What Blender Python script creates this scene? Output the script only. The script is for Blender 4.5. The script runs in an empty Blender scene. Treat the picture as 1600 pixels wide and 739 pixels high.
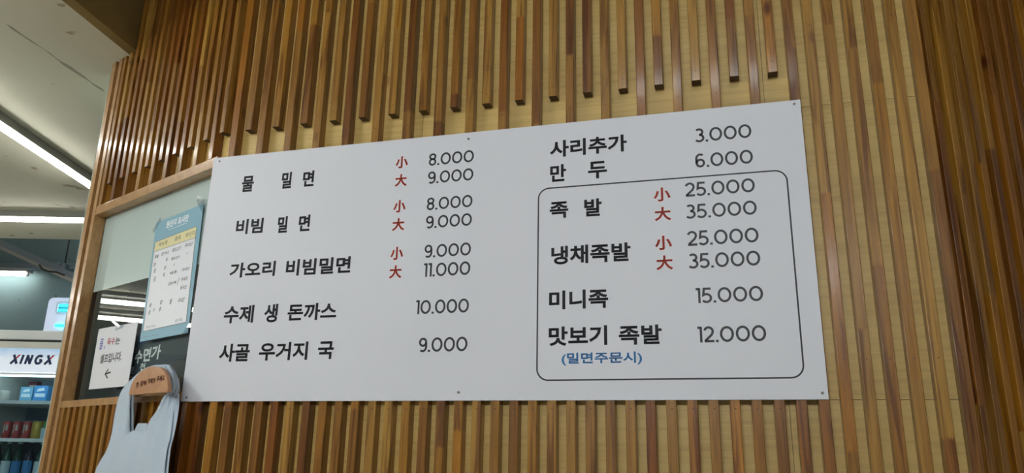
import bpy, bmesh, math, random
from mathutils import Vector, Matrix
random.seed(7)
C = bpy.context.scene.collection
SC = bpy.context.scene
R = math.radians
EYE = 1.25
# ---------------------------------------------------------------- camera
cam_d = bpy.data.cameras.new('camera'); cam = bpy.data.objects.new('camera', cam_d); C.objects.link(cam)
right = Vector((0.96257, 0.27040, 0.01827)); down = Vector((-0.05925, 0.27576, -0.95940)); fwd = Vector((-0.26446, 0.92241, 0.28146))
m = Matrix.Identity(4)
for i in range(3):
    m[i][0] = right[i]; m[i][1] = -down[i]; m[i][2] = -fwd[i]
m.translation = (0, 0, EYE)
cam.matrix_world = m
cam_d.sensor_width = 36; cam_d.lens = 1203.4/1600*36; cam_d.clip_start = 0.02
SC.camera = cam
# ---------------------------------------------------------------- world, exposure
w = bpy.data.worlds.new('world'); SC.world = w; w.use_nodes = True
bg = w.node_tree.nodes['Background']; bg.inputs[0].default_value = (0.80, 0.88, 1.0, 1); bg.inputs[1].default_value = 0.05
SC.view_settings.view_transform = 'Standard'; SC.view_settings.look = 'None'
SC.view_settings.exposure = 1.0; SC.view_settings.gamma = 1.0; SC.view_settings.use_curve_mapping = False
TUBE_FRONT = 56.0      # emission of the tubes of the dining room
TUBE_SIDE = 12.0       # emission of the tubes on the low ceiling at the left

# ---------------------------------------------------------------- materials
def mat(name, col, rough=0.5, metal=0.0, coat=0.0, emit=None, estr=0.0, trans=0.0, spec=0.5):
    mt = bpy.data.materials.new(name); mt.use_nodes = True
    b = mt.node_tree.nodes['Principled BSDF']
    b.inputs['Base Color'].default_value = (*col, 1); b.inputs['Roughness'].default_value = rough
    b.inputs['Metallic'].default_value = metal; b.inputs['Coat Weight'].default_value = coat
    b.inputs['Coat Roughness'].default_value = 0.12
    b.inputs['Specular IOR Level'].default_value = spec
    b.inputs['Transmission Weight'].default_value = trans
    if emit: b.inputs['Emission Color'].default_value = (*emit, 1); b.inputs['Emission Strength'].default_value = estr
    return mt
class NT:
    def __init__(s, mt): s.t = mt.node_tree; s.b = s.t.nodes['Principled BSDF']
    def n(s, typ, **kw):
        nd = s.t.nodes.new(typ)
        for k, v in kw.items():
            if k.startswith('i_'):
                key = k[2:]; key = int(key) if key.isdigit() else key.replace('_', ' ')
                nd.inputs[key].default_value = v
            else: setattr(nd, k, v)
        return nd
    def l(s, a, b): s.t.links.new(a, b)
    def math(s, op, a, b=None, c=None):
        nd = s.t.nodes.new('ShaderNodeMath'); nd.operation = op
        for i, v in enumerate((a, b, c)):
            if v is None: continue
            if isinstance(v, (int, float)): nd.inputs[i].default_value = v
            else: s.l(v, nd.inputs[i])
        return nd.outputs[0]
    def ramp(s, fac, stops, interp='LINEAR'):
        nd = s.t.nodes.new('ShaderNodeValToRGB'); cr = nd.color_ramp; cr.interpolation = interp
        while len(cr.elements) < len(stops): cr.elements.new(0.5)
        for e, (p, c) in zip(cr.elements, stops): e.position = p; e.color = (*c, 1)
        s.l(fac, nd.inputs[0]); return nd.outputs[0]
    def mix(s, blend, fac, a, b):
        nd = s.t.nodes.new('ShaderNodeMix'); nd.data_type = 'RGBA'; nd.blend_type = blend
        for sock, v in ((nd.inputs[0], fac), (nd.inputs[6], a), (nd.inputs[7], b)):
            if isinstance(v, (int, float)): sock.default_value = v
            elif isinstance(v, tuple): sock.default_value = (*v, 1)
            else: s.l(v, sock)
        return nd.outputs[2]

WOODS = [(0.0, (0.312, 0.155, 0.027)), (0.16, (0.25, 0.115, 0.019)), (0.3, (0.359, 0.194, 0.036)), (0.42, (0.195, 0.079, 0.013)), (0.54, (0.328, 0.155, 0.019)), (0.64, (0.156, 0.056, 0.008)), (0.74, (0.266, 0.119, 0.017)), (0.84, (0.172, 0.049, 0.005)), (0.93, (0.359, 0.155, 0.013)), (1.0, (0.11, 0.039, 0.007))]
def slat_material():
    mt = mat('varnished_slat', (.3, .15, .05), rough=.3, coat=.42, spec=.35); k = NT(mt); k.b.inputs['Coat Roughness'].default_value = .12
    tc = k.n('ShaderNodeTexCoord'); oi = k.n('ShaderNodeObjectInfo')
    sp = k.n('ShaderNodeSeparateXYZ'); k.l(tc.outputs['Object'], sp.inputs[0])
    rnd = oi.outputs['Random']
    zig = k.math('MULTIPLY', k.math('PINGPONG', sp.outputs[0], .0022), 4.5)
    zz = k.math('ADD', sp.outputs[2], zig)
    wv = k.math('ADD', k.math('MULTIPLY', zz, 1.35), k.math('MULTIPLY', rnd, 97.0))
    vo = k.n('ShaderNodeTexVoronoi', voronoi_dimensions='1D', feature='F1'); k.l(wv, vo.inputs['W'])
    vo.inputs['Scale'].default_value = 1.0
    cs = k.n('ShaderNodeSeparateColor'); k.l(vo.outputs['Color'], cs.inputs[0])
    cell = cs.outputs[0]
    base = k.ramp(cell, WOODS)
    # grain stretched along the slat
    off = k.n('ShaderNodeCombineXYZ'); k.l(k.math('MULTIPLY', rnd, 31.0), off.inputs[0]); k.l(k.math('MULTIPLY', cell, 17.0), off.inputs[1])
    ad = k.n('ShaderNodeVectorMath', operation='ADD'); k.l(tc.outputs['Object'], ad.inputs[0]); k.l(off.outputs[0], ad.inputs[1])
    # slanted grain: shear x by z with a random slope
    mp = k.n('ShaderNodeMapping'); mp.inputs['Scale'].default_value = (160, 160, 5.0); k.l(ad.outputs[0], mp.inputs[0])
    n1 = k.n('ShaderNodeTexNoise', i_Scale=1.0, i_Detail=5.0, i_Roughness=.6, i_Distortion=.4); k.l(mp.outputs[0], n1.inputs[0])
    mp2 = k.n('ShaderNodeMapping'); mp2.inputs['Scale'].default_value = (45, 45, 2.2); k.l(ad.outputs[0], mp2.inputs[0])
    n2 = k.n('ShaderNodeTexNoise', i_Scale=1.0, i_Detail=3.0, i_Distortion=1.2); k.l(mp2.outputs[0], n2.inputs[0])
    c = k.mix('MULTIPLY', .75, base, k.ramp(n1.outputs[0], [(.28, (.62, .55, .48)), (.62, (1.12, 1.12, 1.1))]))
    c = k.mix('MULTIPLY', .8, c, k.ramp(n2.outputs[0], [(.35, (.42, .28, .20)), (.47, (.98, .97, .95)), (.66, (1.25, 1.25, 1.2))]))
    # knots
    mp3 = k.n('ShaderNodeMapping'); mp3.inputs['Scale'].default_value = (22, 22, 9); k.l(ad.outputs[0], mp3.inputs[0])
    v3 = k.n('ShaderNodeTexVoronoi', i_Scale=.45); k.l(mp3.outputs[0], v3.inputs[0])
    c = k.mix('MULTIPLY', 1.0, c, k.ramp(v3.outputs['Distance'], [(.05, (.30, .18, .12)), (.13, (1, 1, 1))]))
    k.l(c, k.b.inputs['Base Color'])
    k.l(k.math('MULTIPLY_ADD', n1.outputs[0], .25, .22), k.b.inputs['Roughness'])
    bp = k.n('ShaderNodeBump', i_Strength=.22, i_Distance=.002); k.l(n1.outputs[0], bp.inputs['Height']); k.l(bp.outputs[0], k.b.inputs['Normal'])
    return mt
def ply_material(name, c0, c1):
    mt = mat(name, c0, rough=.5, coat=.15); k = NT(mt); k.b.inputs['Coat Roughness'].default_value = .30
    tc = k.n('ShaderNodeTexCoord'); oi = k.n('ShaderNodeObjectInfo')
    mp = k.n('ShaderNodeMapping'); mp.inputs['Scale'].default_value = (2.2, 2.2, 60); k.l(tc.outputs['Object'], mp.inputs[0])
    n1 = k.n('ShaderNodeTexNoise', i_Scale=1.5, i_Detail=4.0, i_Distortion=.5); k.l(mp.outputs[0], n1.inputs[0])
    mp2 = k.n('ShaderNodeMapping'); mp2.inputs['Scale'].default_value = (1.2, 1.2, 5); k.l(tc.outputs['Object'], mp2.inputs[0])
    n2 = k.n('ShaderNodeTexNoise', i_Scale=1.5, i_Detail=2.0); k.l(mp2.outputs[0], n2.inputs[0])
    c = k.mix('MIX', k.ramp(n2.outputs[0], [(.35, (0, 0, 0)), (.65, (1, 1, 1))]), c0, c1)
    c = k.mix('MULTIPLY', .5, c, k.ramp(n1.outputs[0], [(.3, (.70, .64, .55)), (.55, (1.05, 1.05, 1.05))]))
    v3 = k.n('ShaderNodeTexVoronoi', i_Scale=3.1); k.l(tc.outputs['Object'], v3.inputs[0])
    c = k.mix('MULTIPLY', 1.0, c, k.ramp(v3.outputs['Distance'], [(.03, (.40, .20, .10)), (.10, (1, 1, 1))]))
    k.l(c, k.b.inputs['Base Color'])
    bp = k.n('ShaderNodeBump', i_Strength=.15, i_Distance=.003); k.l(n1.outputs[0], bp.inputs['Height']); k.l(bp.outputs[0], k.b.inputs['Normal'])
    return mt
def trim_material(name, a, b):
    mt = mat(name, a, rough=.33, coat=.3); k = NT(mt)
    tc = k.n('ShaderNodeTexCoord'); mp = k.n('ShaderNodeMapping'); mp.inputs['Scale'].default_value = (30, 60, 30)
    k.l(tc.outputs['Object'], mp.inputs[0])
    n1 = k.n('ShaderNodeTexNoise', i_Scale=.8, i_Detail=4.0, i_Distortion=1.0); k.l(mp.outputs[0], n1.inputs[0])
    k.l(k.mix('MIX', k.ramp(n1.outputs[0], [(.35, (0, 0, 0)), (.65, (1, 1, 1))]), a, b), k.b.inputs['Base Color'])
    return mt
def plaster(name, c0, c1, crack=False, scale=2.0):
    mt = mat(name, c0, rough=.85); k = NT(mt)
    tc = k.n('ShaderNodeTexCoord'); n1 = k.n('ShaderNodeTexNoise', i_Scale=scale, i_Detail=5.0); k.l(tc.outputs['Object'], n1.inputs[0])
    c = k.mix('MIX', k.ramp(n1.outputs[0], [(.38, (0, 0, 0)), (.66, (1, 1, 1))]), c0, c1)
    n2 = k.n('ShaderNodeTexNoise', i_Scale=9.0, i_Detail=2.0); k.l(tc.outputs['Object'], n2.inputs[0])
    c = k.mix('MULTIPLY', 1.0, c, k.ramp(n2.outputs[0], [(.27, (.62, .54, .45)), (.32, (1, 1, 1))]))
    if crack:   # a stained joint line that runs along the ceiling board
        sp = k.n('ShaderNodeSeparateXYZ'); k.l(tc.outputs['Object'], sp.inputs[0])
        line = k.math('ADD', k.math('MULTIPLY_ADD', sp.outputs[1], -.169, 0.0), k.math('ADD', sp.outputs[0], 2.428))
        line = k.math('ADD', line, k.math('MULTIPLY_ADD', n2.outputs[0], .02, -.010))
        d = k.math('ABSOLUTE', line)
        n3 = k.n('ShaderNodeTexNoise', i_Scale=6.0, i_Detail=1.0); k.l(tc.outputs['Object'], n3.inputs[0])
        wd = k.math('MULTIPLY', k.math('MAXIMUM', k.math('SUBTRACT', n3.outputs[0], .44), 0.0), .055)
        mk = k.math('LESS_THAN', d, wd)
        c = k.mix('MIX', k.math('MULTIPLY', mk, .6), c, (.16, .13, .09))
    k.l(c, k.b.inputs['Base Color'])
    bp = k.n('ShaderNodeBump', i_Strength=.2, i_Distance=.004); k.l(n2.outputs[0], bp.inputs['Height']); k.l(bp.outputs[0], k.b.inputs['Normal'])
    return mt
M = dict(
    slat=slat_material(), ply=ply_material('pale_plywood', (.60, .40, .115), (.68, .48, .155)),
    trim=trim_material('frame_wood', (.36, .19, .07), (.46, .26, .10)),
    hook=trim_material('beech_hook', (.42, .20, .09), (.50, .26, .12)),
    hook2=trim_material('pale_beech', (.48, .30, .13), (.52, .33, .15)),
    endgrain=mat('dark_end_grain', (.07, .035, .014), .6), nail=mat('nail', (.05, .03, .02), .6), screw=mat('steel_screw', (.22, .20, .17), .35, .8),
    board=mat('white_board', (.70, .705, .745), .5), ink=mat('black_vinyl', (.013, .014, .018), .5), red=mat('red_vinyl', (.62, .055, .018), .5),
    blue=mat('blue_vinyl', (.04, .25, .60), .5), paper=mat('white_paper', (.72, .73, .76), .55),
    poster=mat('pale_blue_print', (.20, .40, .50), .4), cream=mat('cream_print', (.72, .66, .36), .4), pprint=mat('white_print', (.76, .78, .82), .4),
    grey_ink=mat('grey_ink', (.16, .17, .19), .6), white_ink=mat('white_ink', (.92, .94, .95), .5), tan_ink=mat('tan_ink', (.23, .16, .07), .6),
    red_pen=mat('red_pen', (.55, .10, .10), .6), blue_pen=mat('blue_pen', (.03, .07, .42), .6), burn=mat('burnt_lettering', (.10, .025, .008), .8),
    cloth=mat('nonwoven_cloth', (.46, .54, .62), .8), film=mat('frosted_film', (.66, .70, .70), .35),
    ceil=plaster('plaster_ceiling', (.72, .71, .57), (.76, .75, .61), True), beam=plaster('ochre_plaster', (.20, .13, .032), (.26, .175, .050), scale=3),
    teal=plaster('teal_wall', (.145, .225, .235), (.165, .25, .265), scale=1), dark=mat('dark_wall', (.035, .042, .047), .7), strip=mat('grey_green_panel', (.42, .52, .46), .6),
    floor=plaster('pale_floor', (.50, .48, .42), (.56, .53, .46)), ceil2=plaster('upper_ceiling', (.10, .08, .05), (.12, .10, .06)),
    housing=mat('white_lamp_housing', (.34, .34, .31), .45), tube=mat('lit_tube', (.9, .9, .9), .4, emit=(1, .98, .93), estr=TUBE_SIDE),
    tubef=mat('lit_tube_front', (.9, .9, .9), .4, emit=(.93, .98, 1.0), estr=TUBE_FRONT), socket=mat('socket', (.6, .6, .6), .4),
    steel=mat('painted_steel', (.24, .29, .32), .45, .3), white=mat('white_enamel', (.86, .90, .90), .35), white2=mat('ivory_enamel', (.86, .86, .78), .4),
    inner=mat('fridge_liner', (.30, .40, .46), .5), shelf=mat('shelf_white', (.80, .84, .80), .3, emit=None), dgap=mat('dark_gasket', (.06, .07, .08), .6),
    navy=mat('navy_print', (.015, .035, .12), .4), redp=mat('red_print', (.55, .03, .03), .4),
    canred=mat('red_can', (.60, .10, .09), .3, .2), cangold=mat('gold_can', (.60, .42, .08), .3, .2), metal=mat('aluminium', (.6, .6, .6), .3, .9),
    bgreen=mat('green_glass', (.02, .09, .05), .12, trans=.3), bdark=mat('dark_bottle', (.012, .015, .03), .15), label=mat('bottle_label', (.55, .66, .68), .5),
    bluelab=mat('blue_label', (.05, .22, .45), .5), cart=mat('blue_carton', (.14, .34, .46), .5), cup=mat('cream_cup', (.58, .55, .47), .5), leaf=mat('green_print', (.08, .25, .06), .5),
    trap=mat('trap_white', (.80, .85, .93), .35, emit=(.62, .74, 1.0), estr=.26), cyan=mat('cyan_tube', (.1, .8, .9), .4, emit=(.03, .80, .95), estr=1.3), shape=mat('plain_black', (.010, .010, .012), .35),  # trap case: emission added so the white case comes out brighter
    cable=mat('black_cable', (.02, .02, .02), .6), tape=mat('clear_tape', (.8, .84, .86), .15))
def sign_material():   # fridge header print: blue at the top edge to white, a printed gradient
    mt = mat('header_print', (.8, .85, .9), .35, emit=(.75, .85, 1.0), estr=.22); k = NT(mt)  # added glow lifts the brightness of the sign
    tc = k.n('ShaderNodeTexCoord'); sp = k.n('ShaderNodeSeparateXYZ'); k.l(tc.outputs['Generated'], sp.inputs[0])
    n1 = k.n('ShaderNodeTexNoise', i_Scale=5.0, i_Detail=2.0); k.l(tc.outputs['Generated'], n1.inputs[0])
    f = k.math('MULTIPLY_ADD', n1.outputs[0], .35, k.math('SUBTRACT', sp.outputs[2], .17))
    k.l(k.ramp(f, [(.55, (.78, .83, .90)), (.98, (.10, .38, .66))]), k.b.inputs['Base Color'])
    return mt
M['header'] = sign_material()
def glass_material(name, tint, refl=1.0):
    mt = bpy.data.materials.new(name); mt.use_nodes = True; t = mt.node_tree; t.nodes.clear()
    o = t.nodes.new('ShaderNodeOutputMaterial'); tr = t.nodes.new('ShaderNodeBsdfTransparent'); tr.inputs[0].default_value = (*tint, 1)
    gl = t.nodes.new('ShaderNodeBsdfGlossy'); gl.inputs['Roughness'].default_value = .01
    fr = t.nodes.new('ShaderNodeFresnel'); fr.inputs[0].default_value = 1.5
    mx = t.nodes.new('ShaderNodeMixShader'); ge = t.nodes.new('ShaderNodeNewGeometry'); mu = t.nodes.new('ShaderNodeMath'); mu.operation = 'MULTIPLY_ADD'
    t.links.new(ge.outputs['Backfacing'], mu.inputs[0]); mu.inputs[1].default_value = -1; mu.inputs[2].default_value = 1
    m2 = t.nodes.new('ShaderNodeMath'); m2.operation = 'MULTIPLY'; t.links.new(fr.outputs[0], m2.inputs[0]); t.links.new(mu.outputs[0], m2.inputs[1]); t.links.new(m2.outputs[0], mx.inputs[0]); t.links.new(tr.outputs[0], mx.inputs[1]); t.links.new(gl.outputs[0], mx.inputs[2])
    t.links.new(mx.outputs[0], o.inputs[0]); return mt
M['glass'] = glass_material('window_glass', (.94, .97, .96)); M['dglass'] = glass_material('door_glass', (.80, .88, .92))
M['tapec'] = glass_material('clear_tape_film', (.88, .90, .92))

# ---------------------------------------------------------------- mesh helpers
class MB:
    def __init__(s): s.v = []; s.f = []; s.mi = []
    def box(s, x0, y0, z0, x1, y1, z1, m=0):
        o = len(s.v); s.v += [(x, y, z) for z in (z0, z1) for y in (y0, y1) for x in (x0, x1)]
        for f in ((0, 2, 3, 1), (4, 5, 7, 6), (0, 1, 5, 4), (2, 6, 7, 3), (0, 4, 6, 2), (1, 3, 7, 5)): s.f.append(tuple(o+i for i in f)); s.mi.append(m)
        return s
    def prism(s, pts, y0, y1, m=0):     # polygon in x,z extruded along y; y0 is the front
        o = len(s.v); n = len(pts); s.v += [(x, y0, z) for x, z in pts] + [(x, y1, z) for x, z in pts]
        s.f.append(tuple(o+i for i in range(n))); s.f.append(tuple(o+n+i for i in reversed(range(n)))); s.mi += [m, m]
        for i in range(n): j = (i+1) % n; s.f.append((o+i, o+n+i, o+n+j, o+j)); s.mi.append(m)
        return s
    def prismz(s, pts, z0, z1, m=0):    # polygon in x,y extruded along z
        o = len(s.v); n = len(pts); s.v += [(x, y, z0) for x, y in pts] + [(x, y, z1) for x, y in pts]
        s.f.append(tuple(o+i for i in reversed(range(n)))); s.f.append(tuple(o+n+i for i in range(n))); s.mi += [m, m]
        for i in range(n): j = (i+1) % n; s.f.append((o+i, o+j, o+n+j, o+n+i)); s.mi.append(m)
        return s
    def lathe(s, prof, seg=16, c=(0, 0, 0), m=0):
        o = len(s.v)
        for r, z in prof:
            for k in range(seg): a = 2*math.pi*k/seg; s.v.append((c[0]+r*math.cos(a), c[1]+r*math.sin(a), c[2]+z))
        for i in range(len(prof)-1):
            for k in range(seg): k2 = (k+1) % seg; s.f.append((o+i*seg+k, o+i*seg+k2, o+(i+1)*seg+k2, o+(i+1)*seg+k)); s.mi.append(m)
        s.f.append(tuple(o+k for k in reversed(range(seg)))); s.f.append(tuple(o+(len(prof)-1)*seg+k for k in range(seg))); s.mi += [m, m]
        return s
    def rod(s, a, b, r, seg=10, m=0):
        a = Vector(a); b = Vector(b); d = (b-a).normalized(); u = d.orthogonal().normalized(); v = d.cross(u); o = len(s.v)
        for p in (a, b):
            for k in range(seg): t = 2*math.pi*k/seg; s.v.append(tuple(p+r*(math.cos(t)*u+math.sin(t)*v)))
        for k in range(seg): k2 = (k+1) % seg; s.f.append((o+k, o+k2, o+seg+k2, o+seg+k)); s.mi.append(m)
        s.f.append(tuple(o+k for k in reversed(range(seg)))); s.f.append(tuple(o+seg+k for k in range(seg))); s.mi += [m, m]
        return s
    def ribbon(s, pts, t, y, closed=False, m=0):   # flat stroke in x,z facing -y, mitred
        n = len(pts); o = len(s.v); h = t/2
        for i, (x, z) in enumerate(pts):
            if closed: p = pts[i-1]; q = pts[(i+1) % n]
            else: p = pts[max(i-1, 0)]; q = pts[min(i+1, n-1)]
            d1 = Vector((x-p[0], z-p[1])); d2 = Vector((q[0]-x, q[1]-z))
            if d1.length < 1e-9: d1 = d2
            if d2.length < 1e-9: d2 = d1
            d1.normalize(); d2.normalize(); tg = (d1+d2)
            tg = d1 if tg.length < .2 else tg.normalized()
            nn = Vector((-tg.y, tg.x)); sc = h/max(.45, abs(nn.dot(Vector((-d1.y, d1.x)))))
            s.v.append((x-nn.x*sc, y, z-nn.y*sc)); s.v.append((x+nn.x*sc, y, z+nn.y*sc))
        for i in range(n if closed else n-1):
            j = (i+1) % n; s.f.append((o+2*i, o+2*j, o+2*j+1, o+2*i+1)); s.mi.append(m)
        return s
    def mesh(s, name, mats):
        me = bpy.data.meshes.new(name); me.from_pydata([tuple(v) for v in s.v], [], s.f)
        for a in (mats if isinstance(mats, (list, tuple)) else [mats]): me.materials.append(a)
        for p, k in zip(me.polygons, s.mi): p.material_index = k
        me.update(); return me
    def obj(s, name, mats, parent=None, smooth=False, loc=None, rotz=None):
        me = s.mesh(name, mats)
        if smooth:
            for p in me.polygons: p.use_smooth = len(p.vertices) == 4
        return link(name, me, parent, loc, rotz)
def link(name, me, parent=None, loc=None, rotz=None):
    o = bpy.data.objects.new(name, me); C.objects.link(o)
    if parent: o.parent = parent
    if loc: o.location = loc
    if rotz is not None: o.rotation_euler.z = rotz
    return o
def tag(o, label=None, cat=None, group=None, kind=None):
    if label: o['label'] = label
    if cat: o['category'] = cat
    if group: o['group'] = group
    if kind: o['kind'] = kind
    return o
def thing(name, label, cat, loc=(0, 0, 0), rotz=0, group=None, parent=None):
    o = bpy.data.objects.new(name, None); C.objects.link(o); o.location = loc; o.rotation_euler.z = rotz; o.empty_display_size = .05
    return tag(o, label, cat, group)
def bevel(o, w_, seg=2):
    md = o.modifiers.new('bevel', 'BEVEL'); md.width = w_; md.segments = seg; md.limit_method = 'ANGLE'; return o
def rrect(x0, z0, x1, z1, r, n=6):
    p = []
    for cx, cz, a0 in ((x1-r, z0+r, -90), (x1-r, z1-r, 0), (x0+r, z1-r, 90), (x0+r, z0+r, 180)):
        for k in range(n+1): a = R(a0+90*k/n); p.append((cx+r*math.cos(a), cz+r*math.sin(a)))
    return p
# ---- lettering
TXT = {}
def glyph_data(s, off, res=3):
    key = (s, off)
    if key in TXT: return TXT[key]
    c = bpy.data.curves.new('lettering', 'FONT'); c.body = s; c.offset = off; c.resolution_u = res
    o = bpy.data.objects.new('lettering', c); C.objects.link(o); bpy.context.view_layer.update()
    me = bpy.data.meshes.new_from_object(o.evaluated_get(bpy.context.evaluated_depsgraph_get()))
    vs = [(v.co.x, v.co.y) for v in me.vertices]; fs = [tuple(p.vertices) for p in me.polygons]
    bpy.data.objects.remove(o); bpy.data.curves.remove(c); bpy.data.meshes.remove(me)
    TXT[key] = (vs, fs); return vs, fs
def add_text(mb, s, x0, z0, x1, z1, y, bold=0.0, shear=0.0, m=0):
    vs, fs = glyph_data(s, 0)
    if not vs: return
    x0 += bold; z0 += bold; x1 -= bold; z1 -= bold
    a = min(v[0] for v in vs); b = max(v[0] for v in vs); c = min(v[1] for v in vs); d = max(v[1] for v in vs); o = len(mb.v)
    P = []
    for x, z in vs:
        fx = (x-a)/(b-a); fz = (z-c)/(d-c); P.append((x0+fx*(x1-x0)+shear*fz*(z1-z0), z0+fz*(z1-z0)))
    mb.v += [(x, y, z) for x, z in P]
    for f in fs: mb.f.append(tuple(o+i for i in f)); mb.mi.append(m)
    if bold <= 0: return
    key = (s, 'loops')      # thicken evenly by stroking the outlines
    if key not in TXT:
        cnt = {}
        for f in fs:
            for i in range(len(f)):
                e = (f[i], f[(i+1) % len(f)]); k = (min(e), max(e)); cnt.setdefault(k, []).append(e)
        nxt = {}
        pos = lambda i: (round(vs[i][0], 5), round(vs[i][1], 5))
        for k, es in cnt.items():
            if len(es) == 1: nxt.setdefault(es[0][0], []).append(es[0][1])
        loops = []; seen = set()
        for st in list(nxt):
            if st in seen: continue
            lp = [st]; seen.add(st); cur = nxt[st][0]
            while cur != st and cur in nxt and cur not in seen and len(lp) < 5000: lp.append(cur); seen.add(cur); cur = nxt[cur][0]
            if len(lp) > 2: loops.append(lp)
        TXT[key] = loops
    for lp in TXT[key]:
        q = [P[i] for i in lp]; r = [q[0]]
        for p in q[1:]:
            if (p[0]-r[-1][0])**2+(p[1]-r[-1][1])**2 > (bold*.15)**2: r.append(p)
        if len(r) > 2: mb.ribbon(r, 2*bold, y, closed=True, m=m)
def arc(cx, cz, rx, rz, a0, a1, n=14):
    return [(cx+rx*math.cos(R(a0+(a1-a0)*k/n)), cz+rz*math.sin(R(a0+(a1-a0)*k/n))) for k in range(n+1)]
def digit(ch):      # strokes in a box of height 1; returns width, [(points, closed)]
    t = .15; h = t/2
    if ch == '0': return .84, [(arc(.42, .5, .42-h, .5-h, 0, 360, 28)[:-1], True)]
    if ch == '.': return .15, [([(.075, .0), (.075, .15)], 'dot')]
    if ch == '1': return .27, [([(.0, .93), (.2075, .9375)], False), ([(.2075, 0), (.2075, 1)], False)]
    if ch == '8': return .62, [(arc(.31, .74, .225, .20, 0, 360, 22)[:-1], True), (arc(.31, .295, .31-h, .235, 0, 360, 24)[:-1], True)]
    if ch == '9': return .62, [(arc(.31, .68, .31-h, .32-h, 0, 360, 24)[:-1], True), ([(.56, .68)]+arc(.30, .36, .26, .30, 8, -130, 12), False)]
    if ch == '6': return .62, [(arc(.31, .32, .31-h, .32-h, 0, 360, 24)[:-1], True), ([(.06, .32)]+arc(.32, .64, .26, .30, 188, 50, 12), False)]
    if ch == '3': return .60, [(arc(.28, .735, .225, .205, 140, -90, 14), False), (arc(.28, .30, .27, .235, 90, -145, 16), False)]
    if ch == '5': return .60, [([(.55, .9375), (.13, .9375), (.085, .52)]+arc(.27, .32, .27, .26, 118, -145, 18), False)]
    if ch == '2': return .62, [(arc(.30, .69, .25, .25, 165, -20, 12)+[(.47, .47), (.07, .085)], False), ([(.04, h), (.62, h)], False)]
def add_number(mb, s, x0, z0, x1, z1, y):
    gap = .10; W = sum(digit(c)[0] for c in s)+gap*(len(s)-1); H = z1-z0; sx = (x1-x0)/W; x = 0
    for c in s:
        wd, st = digit(c)
        for pts, cl in st:
            P = [(x0+(x+px)*sx, z0+pz*H) for px, pz in pts]
            mb.ribbon(P, H*(.17 if cl == 'dot' else .15), y, closed=(cl is True))
        x += wd+gap

# ================================================================= THE SLATTED WALLS
SW = .0247; SD = .033; PITCH = .0508; TOP = 3.55; YF = 1.9845
def slat_mesh(length, nail_z=None, w_=SW, d=SD):
    b = MB(); c = .0014; h = w_/2
    b.prismz([(-h+c, 0), (h-c, 0), (h, c), (h, d), (-h, d), (-h, c)], 0, length); b.mi[0] = b.mi[1] = 2
    for nz in (nail_z or []):
        o = len(b.v); dx = .0015
        for k in range(8): a = 2*math.pi*k/8; b.v.append((dx+.0018*math.cos(a), -.0004, nz+.0018*math.sin(a)))
        b.f.append(tuple(o+k for k in range(8))); b.mi.append(1)
    return b.mesh('slat', [M['slat'], M['nail'], M['endgrain']])
MS = dict(short=slat_mesh(TOP-2.274, [.030]), long=slat_mesh(TOP-2.14, [.09]), low=slat_mesh(1.455, [1.385]), full=slat_mesh(TOP, [.4, 1.5, 2.4, 3.1]),
          llong=slat_mesh(TOP-2.192, [.03]), llow=slat_mesh(1.412), lcorner=slat_mesh(1.404))
def slat(parent, kind, x, z0):
    return link('slat', MS[kind], parent, (x+random.uniform(-.0008, .0008), random.uniform(-.0006, .0006), z0))
def wall_frame(name, loc, rot): return tag(thing(name, None, None, loc, rot), kind='structure')
def make_wall(name, loc, rot, x0, x1, pieces):
    b = MB()
    for (a0, c0, a1, c1) in pieces: b.box(a0, SD+.008, c0, a1, SD+.045, c1)
    wll = b.obj(name, M['dark'], None, loc=loc, rotz=rot); tag(wll, kind='structure'); return wll
def panels(wll, cols, rows):
    for x0, x1 in cols:
        for z0, z1 in rows:
            MB().box(x0+.0006, SD, z0+.0006, x1-.0006, SD+.008, z1-.0006).obj('plywood_panel', M['ply'], wll)
# front wall (flat, carries the menu board); local origin at the left corner
XL = -1.571; XR = .522
wf = make_wall('wall_front', (XL, YF, 0), 0, 0, XR-XL, [(.01, 0, XR-XL+.02, TOP)])
LW = XR-XL+.012
panels(wf, [(.006, .70), (.70, 1.70), (1.70, LW)], [(0, 1.408), (1.408, 2.177), (2.177, 2.90), (2.90, TOP)])
xc = .1551
for k in range(-7, 34):
    x = xc-k*PITCH-XL
    if k < -7 or x < .03: continue
    if k < 0 and k > -8:
        slat(wf, 'full', x, 0)
    else:
        slat(wf, 'short' if k % 2 == 0 else 'long', x, 2.274 if k % 2 == 0 else 2.14)
        slat(wf, 'low', x, 0)
slat_ex = slat(wf, 'long', xc+PITCH-XL, 2.14)
bpy.data.objects.remove(slat_ex)
# left wall (turned away by 23.4 degrees), local +x to the right, -x to the left end
AL = R(-23.4)
wl = make_wall('wall_left', (XL, YF, 0), AL, 0, 0, [(-.965, 0, -.003, 1.412), (-.965, 2.195, -.003, TOP), (-.965, 1.412, -.935, 2.195)])
panels(wl, [(-.93, -.45), (-.45, -.006)], [(0, 1.410), (2.196, 2.90), (2.90, TOP)])
for k in range(0, 18):
    x = -k*PITCH
    if k % 2 == 0: slat(wl, 'short', x, 2.274)
    else: slat(wl, 'llong', x, 2.192)
    slat(wl, 'llow' if k else 'lcorner', x, 0)
MB().box(-.969, -.004, 0, -.936, SD+.045, TOP).obj('corner_post', M['trim'], wl)
MB().box(-.936, SD, 0, -.912, .043, TOP).obj('corner_post', M['trim'], wl)
MB().box(-.912, -.001, 0, -.886, .0425, TOP).obj('corner_post', M['trim'], wl)
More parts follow.
